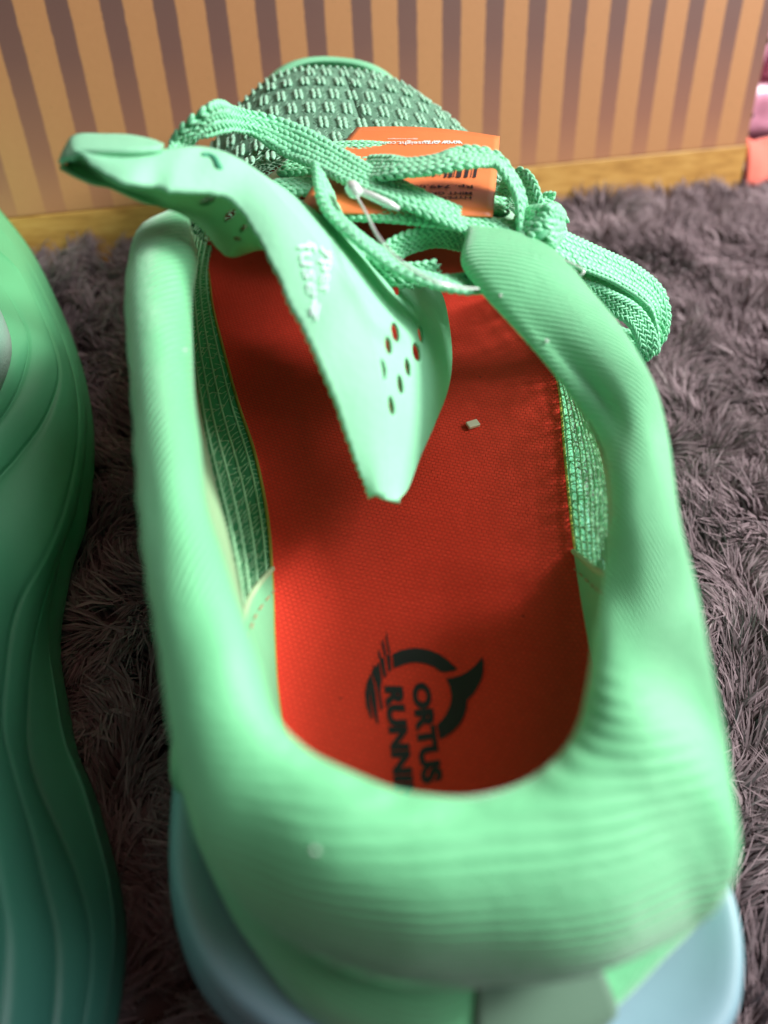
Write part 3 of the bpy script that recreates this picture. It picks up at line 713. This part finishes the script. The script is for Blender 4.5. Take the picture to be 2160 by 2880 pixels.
# twisted strand dropping from the tag to the collar
lace([(895,505,10.9, 920,500,10.3),(905,560,10.8, 935,545,10.2),(925,610,10.8, 955,590,10.1),(975,665,10.7, 1000,640,10.0),(1040,720,10.5, 1065,690,9.8),(1110,770,10.3, 1130,735,9.6),(1190,805,10.1, 1205,765,9.4),(1270,822,9.8, 1285,780,9.2),(1340,815,9.4, 1340,775,8.9)])
lace([(1050,720,9.6, 1080,740,9.3),(1085,690,9.7, 1120,725,9.3),(1140,660,9.8, 1160,705,9.3),(1210,645,9.8, 1220,690,9.3),(1280,650,9.6, 1275,690,9.2),(1340,660,9.2, 1330,705,8.8)])
lace([(960,720,9.4, 1030,770,9.1),(1010,725,9.5, 1050,775,9.1),(1080,742,9.5, 1090,790,9.1),(1150,750,9.4, 1150,800,9.1),(1220,745,9.4, 1220,790,9.1)])
# crossings in the throat
for Y in (16.4, 17.7, 19.0, 20.2):
    xl = AxT(Y)-SL(Y)-.5; xr = AxT(Y)+SL(Y)+.5; hz = TH(Y)+.30
    def _p(x, y, z):
        q = np.array([x, y, z])-CP; d = q@CD; return (1080+F*(q@CR)/d, 1440-F*(q@CU)/d, z)
    E = []
    for f_ in np.linspace(0, 1, 5):
        x = xl+(xr-xl)*f_; z = hz+.25*math.sin(f_*math.pi); a = _p(x, Y-.36, z); b = _p(x, Y+.36, z); E.append(a+b)
    lace(E)
# knot
lace([(1440,640,9.6, 1475,585,9.9),(1480,668,9.9, 1512,585,10.2),(1520,680,10.0, 1550,590,10.3),(1562,668,9.7, 1578,605,9.9),(1580,650,9.0, 1580,620,9.0)])
lace([(1500,600,9.5, 1500,570,9.0),(1515,590,9.8, 1535,560,9.4),(1545,585,9.8, 1560,570,9.3),(1560,620,9.6, 1585,600,9.2),(1530,680,9.4, 1590,640,9.0),(1510,720,9.0, 1560,720,8.8)])
# two bow loops hanging over the right side
lace([(1530,690,9.2, 1560,650,9.2),(1570,735,8.9, 1620,665,8.9),(1640,770,8.5, 1680,685,8.5),(1715,803,8.0, 1750,718,8.0),(1775,832,7.4, 1815,760,7.4),(1818,862,6.8, 1862,815,6.8),(1835,900,6.2, 1882,880,6.3),(1835,935,5.8, 1868,940,5.8),(1815,965,5.5, 1840,975,5.4)])
lace([(1500,760,8.4, 1540,720,9.0),(1600,830,7.8, 1625,780,8.2),(1660,845,7.4, 1690,810,7.8),(1720,875,7.0, 1745,838,7.4),(1768,912,6.6, 1800,870,6.9),(1790,955,6.2, 1836,925,6.4),(1790,985,5.8, 1846,975,5.9),(1770,1010,5.4, 1818,1010,5.4),(1730,1030,5.1, 1770,1040,5.0)])
lace([(1600,800,7.2, 1630,765,7.9),(1680,830,6.9, 1700,790,7.6),(1750,855,6.5, 1775,830,7.2),(1800,885,6.2, 1822,865,6.8),(1826,930,5.8, 1845,920,6.3),(1820,975,5.3, 1850,975,5.6)])
lace([(1600,890,5.6, 1640,845,6.2),(1655,945,5.2, 1692,897,5.8),(1715,975,4.9, 1740,922,5.5),(1765,995,4.7, 1790,938,5.3),(1805,1000,4.6, 1830,950,5.1)])

# ------------------------------------------------------------------ tongue
TL_ = [(214,434,13.3),(283,483,13.2),(362,519,13.1),(432,526,12.9),(482,539,12.8),(548,542,12.6),(631,552,12.3),(690,615,11.9),(770,760,11.2),(830,890,10.5),(895,1020,9.8),(955,1170,9.0),(1000,1310,8.2),(1035,1403,7.6)]
TM_ = [(222,432,13.25),(300,431,13.2),(380,428,13.2),(440,422,13.2),(515,411,13.15),(581,413,13.0),(645,432,12.8),(710,470,12.4),(800,560,12.0),(890,660,11.4),(965,765,10.8),(1030,860,10.2),(1075,1040,9.3),(1088,1220,8.4),(1084,1405,7.6)]
dn = lambda h: h-1.2*min(1, max(0, (h-10)/3))
TL_, TM_ = [[(x, y, dn(h)) for x, y, h in q] for q in (TL_, TM_)]
TL3 = np.array([at(*p) for p in TL_]); TM3 = np.array([at(*p) for p in TM_])
# right face hangs from the crease into the throat and towards the insole
TR_ = [(1060,700,7.6),(1130,735,7.4),(1180,760,7.3),(1215,790,7.2),(1245,830,7.1),(1262,900,7.0),(1272,1000,6.9),(1262,1090,6.9),(1225,1190,6.9),(1185,1280,7.0),(1150,1370,7.2),(1122,1404,7.5)]
G = []
TR3 = np.array([at(*p) for p in TR_])
TLr, TMr = cr(TL3, 120), cr(TM3, 120)
# main band
def band(A, B, bulge, m=14, dirv=None):
    G = []
    for a, b in zip(A, B):
        row = []
        for q in np.linspace(0, 1, m): row.append(a*(1-q)+b*q+(np.array([0, 0, 1.]) if dirv is None else dirv)*bulge*math.sin(q*math.pi))
        G.append(row)
    return np.array(G)
Gt = band(TLr, TMr, .10); tj = rng.normal(0, 1, 120); tj = np.convolve(tj, np.ones(3)/3, 'same')
tdir = (TLr-TMr); tdir /= np.linalg.norm(tdir, axis=1)[:, None]
# pinked cut edge
saw = ((np.arange(120)*.5) % 1-.5)*.09+tj*.03
for q in range(3): Gt[:, q] += tdir*(saw*(1-q/3))[:, None]
tongue = solid(gmesh('tongue', Gt, m_tongue, shoe), .10, -1); tongue['label'] = 'smooth mint tongue folded over the shoe opening with white script print'
# face right of the crease
cre = cr(TM3[6:], 60); cre = np.r_[cre]
Rr = cr(TR3, 60)
G2 = []
for a, b in zip(cre, Rr):
    row = []
    for q in np.linspace(0, 1, 26): row.append(a*(1-q)+b*q+np.array([.35, -.1, -.35])*math.sin(q*math.pi)*.5*min(1, np.linalg.norm(b-a)/2))
    G2.append(row)
G2 = loft(np.array(G2), 300, 150)
# perforations: remove faces inside the holes
holes = [(1116,808,13,24),(1113,934,13,30),(1094,972,11,27),(1077,1040,11,32),(1048,1107,10,36),(1173,990,13,28),(1148,1034,9,28),(1127,1082,9,30),(1102,1143,9,30),(1184,940,8,26)]
Vp = G2.reshape(-1, 3); q_ = Vp-CP; dz = q_@CD; PX = 1080+F*(q_@CR)/dz; PY = 1440-F*(q_@CU)/dz
inh = np.zeros(len(Vp), bool)
for hx, hy, a, b in holes:
    # snap hole rims to an ellipse so the cut is clean
    r = np.sqrt(((PX-hx-(PY-hy)*.16)/a)**2+((PY-hy)/b)**2); inh |= r < 1
fc = grid_faces(300, 150); keepf = ~inh[fc].all(1) if False else ~(inh[fc].sum(1) >= 3)
to2 = solid(mesh('tongue_fold', Vp, fc[keepf], m_tongue, shoe), .09, -1)
# tongue top flap folded upward at the left end
G3 = []
FA = [(170,461,12.8),(188,420,12.9),(215,386,12.9),(290,384,12.9),(365,387,12.95),(432,401,13.05),(457,416,13.1)]
FB = [(202,447,13.2),(210,440,13.25),(222,433,13.3),(290,431,13.35),(365,429,13.35),(425,425,13.3),(457,420,13.25)]
FA, FB = [[(x, y, dn(h)) for x, y, h in q] for q in (FA, FB)]
G3 = loft(np.array([[at(*a), (at(*a)+at(*b))/2+up*.05, at(*b)] for a, b in zip(FA, FB)]), 60, 12)
solid(gmesh('tongue_tip', G3, m_tongue, tongue), .12, 0)
# padded underside of the tongue with its vent holes
UL = [(170,463,12.9),(215,490,12.7),(259,509,12.6),(316,529,12.4),(405,565,12.1),(458,586,11.8),(510,603,11.5),(565,640,11.0),(612,698,10.4),(650,724,10.1),(700,712,9.9),(760,690,9.8)]
UT = [(180,456,12.95),(225,441,13.1),(283,481,13.05),(362,517,12.95),(432,524,12.8),(482,537,12.7),(548,540,12.5),(610,546,12.3),(650,565,12.1),(695,612,11.7),(735,680,11.3),(775,755,10.9)]
UL, UT = [[(x, y, dn(h)) for x, y, h in q] for q in (UL, UT)]
Gu = []
for a, b in zip(cr(np.array([at(*p) for p in UT]), 220), cr(np.array([at(*p) for p in UL]), 220)):
    Gu.append([a*(1-q)+b*q+np.array([0, .18, -.1])*math.sin(q*math.pi) for q in np.linspace(0, 1, 70)])
Gu = np.array(Gu)
Vp = Gu.reshape(-1, 3); q_ = Vp-CP; dz = q_@CD; PX = 1080+F*(q_@CR)/dz; PY = 1440-F*(q_@CU)/dz; inh = np.zeros(len(Vp), bool)
ho = [(583,566,22,13,.8),(645,606,15,17,.7),(683,642,9,12,.6),(668,672,13,6,-1.2)]
for hx, hy, a, b, sk in ho:
    inh |= (((PX-hx+(PY-hy)*sk)/a)**2+((PY-hy)/b)**2) < 1
fc = grid_faces(220, 70); solid(mesh('tongue_underside', Vp, fc[~(inh[fc].sum(1) >= 3)], m_tongue_in, shoe), .10, 1)
from mathutils.bvhtree import BVHTree
def caster(V, Fs):
    T = BVHTree.FromPolygons([tuple(v) for v in V], [tuple(int(i) for i in f) for f in Fs])
    def g(px, py, d=.02):
        r = ray(px, py); h = T.ray_cast(Vector(CP), Vector(r))
        if h[0] is None: h = T.find_nearest(Vector(CP+r*12))
        nn = np.array(h[1]); nn = nn*(-1 if nn@r > 0 else 1)
        return np.array(h[0])+nn*d
    return g
_band = caster(Gt.reshape(-1, 3), grid_faces(*Gt.shape[:2]))
on_band = lambda x, y, d=.02: _band(x, y, d)
cs = [(566,437),(585,436),(602,445),(612,462),(618,478)]
mesh('slit', *tube(arc(np.array([on_band(x, y, -.01) for x, y in cs]), 14), np.r_[.03, np.linspace(.06, .09, 12), .03], 8), plain('slit_shadow_cloth', (.06, .36, .2, 1), .8), tongue)
# white script print on the tongue
V, Fs = textgeo('Speed', .03)
scr = []
for (s_, q) in (('Hyper', ((905,640),(885,842),(955,655),(935,800))), ('fuse', ((835,690),(868,830),(885,660),(900,830)))):
    V, Fs = textgeo(s_, .0); V = V+np.c_[V[:, 1]*.12, np.zeros(len(V))]
    scr.append((quadmap(V, lambda x, y: on_band(x, y, .05), *q), Fs))
mesh('script_print', *join(scr), m_white, tongue, smooth=False)

# ------------------------------------------------------------------ hang tag with its plastic fastener
TC = [at(1003,362,9.35), at(1405,388,9.7), at(1385,612,10.0), at(835,600,10.15)]
tagr = empty('hang_tag', (TC[0]+TC[2])/2, 'orange cardboard price tag with barcode lying upside down on the laces', 'tag')
def tagpt(x, y, d=0):
    """x 0..1 left to right, y 0..1 from the far edge to the near edge; gently bowed"""
    p = TC[0]*(1-x)*(1-y)+TC[1]*x*(1-y)+TC[3]*(1-x)*y+TC[2]*x*y
    return p+np.array([0, 0, 1.])*(.12*math.sin(x*math.pi)*(1-y)+.10*math.sin(y*math.pi)+d)
Gg = np.array([[tagpt(x, y) for y in np.linspace(0, 1, 14)] for x in np.linspace(0, 1, 24)])
card = solid(gmesh('card', Gg, m_orange, tagr), .045, -1)
me_w = plain('card_edge', (.75, .62, .55, 1), .8); 
_tag = caster(Gg.reshape(-1, 3), grid_faces(*Gg.shape[:2]))
tagat = lambda x, y, d=.07: _tag(x, y, .07)
K8 = lambda x, y: (1050+x/4.484, 350+y/4.484)
def tagtext(s, x0, x1, y0, y1, x0t=None, x1t=None, mat=m_black, bold=.02):
    # upside down: baseline start at the right, top of letters nearer
    V, Fs = textgeo(s, bold)
    mesh('lettering', quadmap(V, tagat, K8(x1, y0), K8(x0, y0), K8(x1t or x1, y1), K8(x0t or x0, y1)), Fs, mat, card, smooth=False)
tagtext('Rp. 749.000', 395, 1250, 785, 835)
tagtext('MINT GREEN', 500, 1238, 882, 918)
tagtext('HYPERFUSE', 560, 1230, 938, 972)
tagtext('LS', 120, 285, 912, 945)
tagtext('www.ortuseight.com', 80, 1120, 232, 290, 82, 1125, m_white, .01)
tagtext('@ortuseight', 180, 560, 205, 222, mat=m_white, bold=.005)
ic = []
for x in (635, 757, 885, 1005):
    for a, b in ((0, 22), (30, 52), (60, 82)): ic.append(poly([K8(x+a, 236), K8(x+b, 236), K8(x+b+2, 258), K8(x+a+2, 258)], fn=lambda p, q: tagat(p, q, .02)))
mesh('icon_print', *join(ic), m_white, card, smooth=False)
bars = []
for x, w_ in ((1252,36),(1218,10),(1140,44),(1040,60),(1003,12),(942,44),(888,34),(830,8),(800,5),(775,5),(740,30),(700,14),(655,30),(610,10),(560,40),(520,12),(480,26)):
    x2 = x+w_; y0, y1 = 556, (700 if x > 840 else 690)
    bars.append(poly([K8(x+28, y0), K8(x2+28 if w_ > 20 else x2+26, y0), K8(x2, y1), K8(x, y1)], fn=lambda p, q: tagat(p, q, .02)))
mesh('barcode', *join(bars), m_black, card, smooth=False)
# fastener: T bar, head and thin loop
pf = empty('tag_fastener', at(1000, 540, 10.6), 'clear plastic tag fastener with thin filament looped through the orange tag', 'fastener')
mesh('bar', *tube([at(1010,536,10.75), at(1060,558,10.65), at(1095,575,10.6), at(1122,587,10.5)], [.09, .10, .10, .06], 8), m_clear, pf)
P = [at(985,520,10.7), at(990,528,10.8), at(1000,540,10.85), at(1002,552,10.8)]; mesh('head', *tube(P, [.08, .17, .17, .08], 10), m_clear, pf)
mesh('filament', *tube([at(1000,548,10.8), at(1030,600,10.9), at(1060,660,11.0), at(1105,715,11.0), at(1160,760,10.9), at(1230,795,10.8), at(1300,810,10.5), at(1345,812,10.0)], .032, 6, 60), m_clear, pf)
mesh('filament', *tube([at(1540,722,9.8), at(1592,735,9.9), at(1625,750,9.9), at(1642,764,9.9), at(1625,778,9.8), at(1590,790,9.6), at(1560,792,9.2)], .030, 6, 40), m_clear, pf)

# little plastic chip on the insole
cp_ = at(1330, 1193, 4.72); a = math.radians(28)
Rz = np.array([[math.cos(a), math.sin(a), 0], [-math.sin(a), math.cos(a), 0], [0, 0, 1]])
V, Fs = box(cp_, (.36, .24, .10), Rz); o = bevel(mesh('plastic_chip', V, Fs, plain('milky_plastic', (.75, .62, .5, 1), .35), smooth=False, base=cp_), .02)
tag(o, 'tiny translucent plastic chip lying on the orange insole', 'chip')

# heel counter patch, logo fleck
# ------------------------------------------------------------------ the other shoe at the left
sh2 = empty('running_shoe', (-12, 12, 0), 'mint shoe at the left edge whose foam fades to teal, darkened with painted shade', 'shoe', 'pair of mint running shoes')
S0 = [(-25,560),(81,695),(163,853),(212,988),(239,1124),(241,1260),(217,1422),(179,1531),(144,1700),(140,1812),(159,1937),(187,2080),(237,2205),(274,2330),(306,2454),(324,2592),(318,2716),(293,2880),(240,3050)]
S1 = [(-30,570),(70,703),(152,862),(203,996),(231,1130),(231,1266),(205,1430),(165,1540),(115,1720),(90,1840),(78,1960),(76,2100),(106,2217),(165,2345),(215,2465),(250,2600),(255,2716),(235,2880),(190,3050)]
S2 = [(-40,590),(60,716),(140,874),(190,1006),(217,1140),(214,1280),(178,1440),(130,1560),(65,1675),(34,1760),(18,1870),(6,2030),(37,2174),(87,2342),(120,2480),(150,2600),(160,2716),(150,2880),(120,3050)]
S3 = [(-60,640),(50,755),(118,890),(160,1003),(162,1085),(120,1190),(50,1285),(-20,1370),(-60,1500),(-85,1700),(-95,1850),(-95,2030),(-70,2200),(-30,2340),(-5,2480),(15,2600),(15,2716),(0,2880),(-30,3050)]
S4 = [(-90,700),(0,800),(55,890),(80,960),(64,1060),(15,1160),(-70,1260),(-150,1370),(-200,1500),(-230,1700),(-240,1850),(-240,2030),(-220,2200),(-190,2340),(-170,2480),(-150,2600),(-150,2716),(-160,2880),(-180,3050)]
S5 = [(-120,760),(-40,840),(0,920),(10,985),(-10,1060),(-60,1160),(-140,1260),(-230,1370),(-290,1500),(-320,1700),(-330,1850),(-330,2030),(-320,2200),(-300,2340),(-280,2480),(-260,2600),(-260,2716),(-270,2880),(-290,3050)]
hs = (1.9, 2.6, 3.4, 4.5, 5.3, 5.9)
rails = [np.array([at(x, y, h) for x, y in S]) for S, h in zip((S0, S1, S2, S3, S4, S5), hs)]
cenx = lambda Y: -9.7-.38*(Y-2)
pre = [np.array([[cenx(Yt), Yt, h]]) for Yt, h in zip((30.3, 30.1, 29.7, 28.8, 27.9, 27.0), hs)]
midp = [np.array([[p[0][0]*.45+r[0][0]*.55+.3, (r[0][1]+p[0][1])/2+.5, h]]) for r, p, h in zip(rails, pre, hs)]
rails = [np.r_[p, m_, r] for p, m_, r in zip(pre, midp, rails)]
rows_ = []
tuck = rails[0].copy(); tuck[2:, 0] -= .6; tuck[:, 2] = .1; tuck2 = rails[0].copy(); tuck2[:, 0] += .0; tuck2[:, 2] = .9
seq = [tuck, tuck2, rails[0]]
for seq_n, (a, b) in enumerate(zip(rails[:-1], rails[1:])):
    m_ = (a+b)/2; d = b-a; nrm_ = np.stack([d[:, 2], np.zeros(len(d)), -d[:, 0]], 1); nrm_ /= np.linalg.norm(nrm_, axis=1)[:, None]+1e-6
    w_ = np.clip(np.linalg.norm(b-a, axis=1), 0, 1.2)[:, None]*(.12 if seq_n else .05)
    seq += [a*.86+b*.14+nrm_*w_*.65, m_+nrm_*w_, a*.12+b*.88+nrm_*w_*.55, b-nrm_*.02]
seq = np.array(seq)                   # rows, stations, 3
Gs = np.swapaxes(seq, 0, 1)
A2 = cr(Gs, 140); Gs = np.swapaxes(cr(np.swapaxes(A2, 0, 1), 110), 0, 1)
m_foam2 = foam('dyed_shaded_foam_left', -14, 6, (.03, .13, .125, 1), (.12, .48, .22, 1))  # heel colour darker than its dye: the main shoe's shade is painted in
sole2 = gmesh('midsole', Gs, m_foam2, sh2); sole2['label'] = 'sculpted foam midsole fading from green to teal, heel darkened with painted shade'
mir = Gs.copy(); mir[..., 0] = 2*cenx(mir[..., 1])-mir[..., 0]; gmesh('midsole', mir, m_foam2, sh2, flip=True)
# upper of that shoe between the two midsole walls
top = Gs[:, -1]; G = []
for p in top:
    c = cenx(p[1]); hw = p[0]-c; hgt_ = np.interp(p[1], [0, 4, 14, 18, 26, 31], [3.6, 3.6, 3.8, 3.4, 2.4, 1.0])
    open_ = 2.9 if p[1] < 17 else max(0, 2.9-(p[1]-17)*.7)
    r = []
    for q in np.linspace(0, 1, 12):
        ph_ = q*math.pi/2; x = open_*min(1, hw/4)+(hw-open_*min(1, hw/4))*math.cos(ph_); r.append([c+x, p[1], p[2]-.1+hgt_*math.sin(ph_)**.8])
    G.append(r)
G = np.array(G); m_up2 = plain('left_knit', (.26, .52, .38, 1), .75, 1500, .04, .3, sheen=.3)
solid(gmesh('upper', G, m_up2, sh2), .2, -1); G2_ = G.copy(); G2_[..., 0] = 2*cenx(G2_[..., 1])-G2_[..., 0]; solid(gmesh('upper', G2_, m_up2, sh2, flip=True), .2, -1)
# its knit relief where the frame catches the forefoot
Cn, A_, B_, N_ = [], [], [], []
sub = cr(G, 240)
for i in range(20, 238, 1):
    if sub[i, 0, 1] < 9: break
    for j in range(0, 11):
        for f_ in (.25, .75):
            a = sub[i, j]*(1-f_)+sub[i, j+1]*f_
            if (i//2+j) % 2: continue
            T = sub[i+1, j]-sub[i, j]; T /= np.linalg.norm(T)+1e-9; S_ = sub[i, j+1]-sub[i, j]; S_ /= np.linalg.norm(S_)+1e-9; N = np.cross(S_, T); N = N*(1 if N[2] > 0 else -1)
            Cn.append(a+N*.04); A_.append(T*.11); B_.append(S_*.06); N_.append(N*.06)
if Cn: mesh('knit_ribs', *beads(Cn, A_, B_, N_, '', None, None), m_thread, sh2, kind='stuff')
cy_ = np.array([[cenx(y)+sx*2.3, y, 4.9] for sx in (-1, 1) for y in (1, 16)]); mesh('insole', cy_, [(0, 1, 3, 2)], m_insole, sh2)
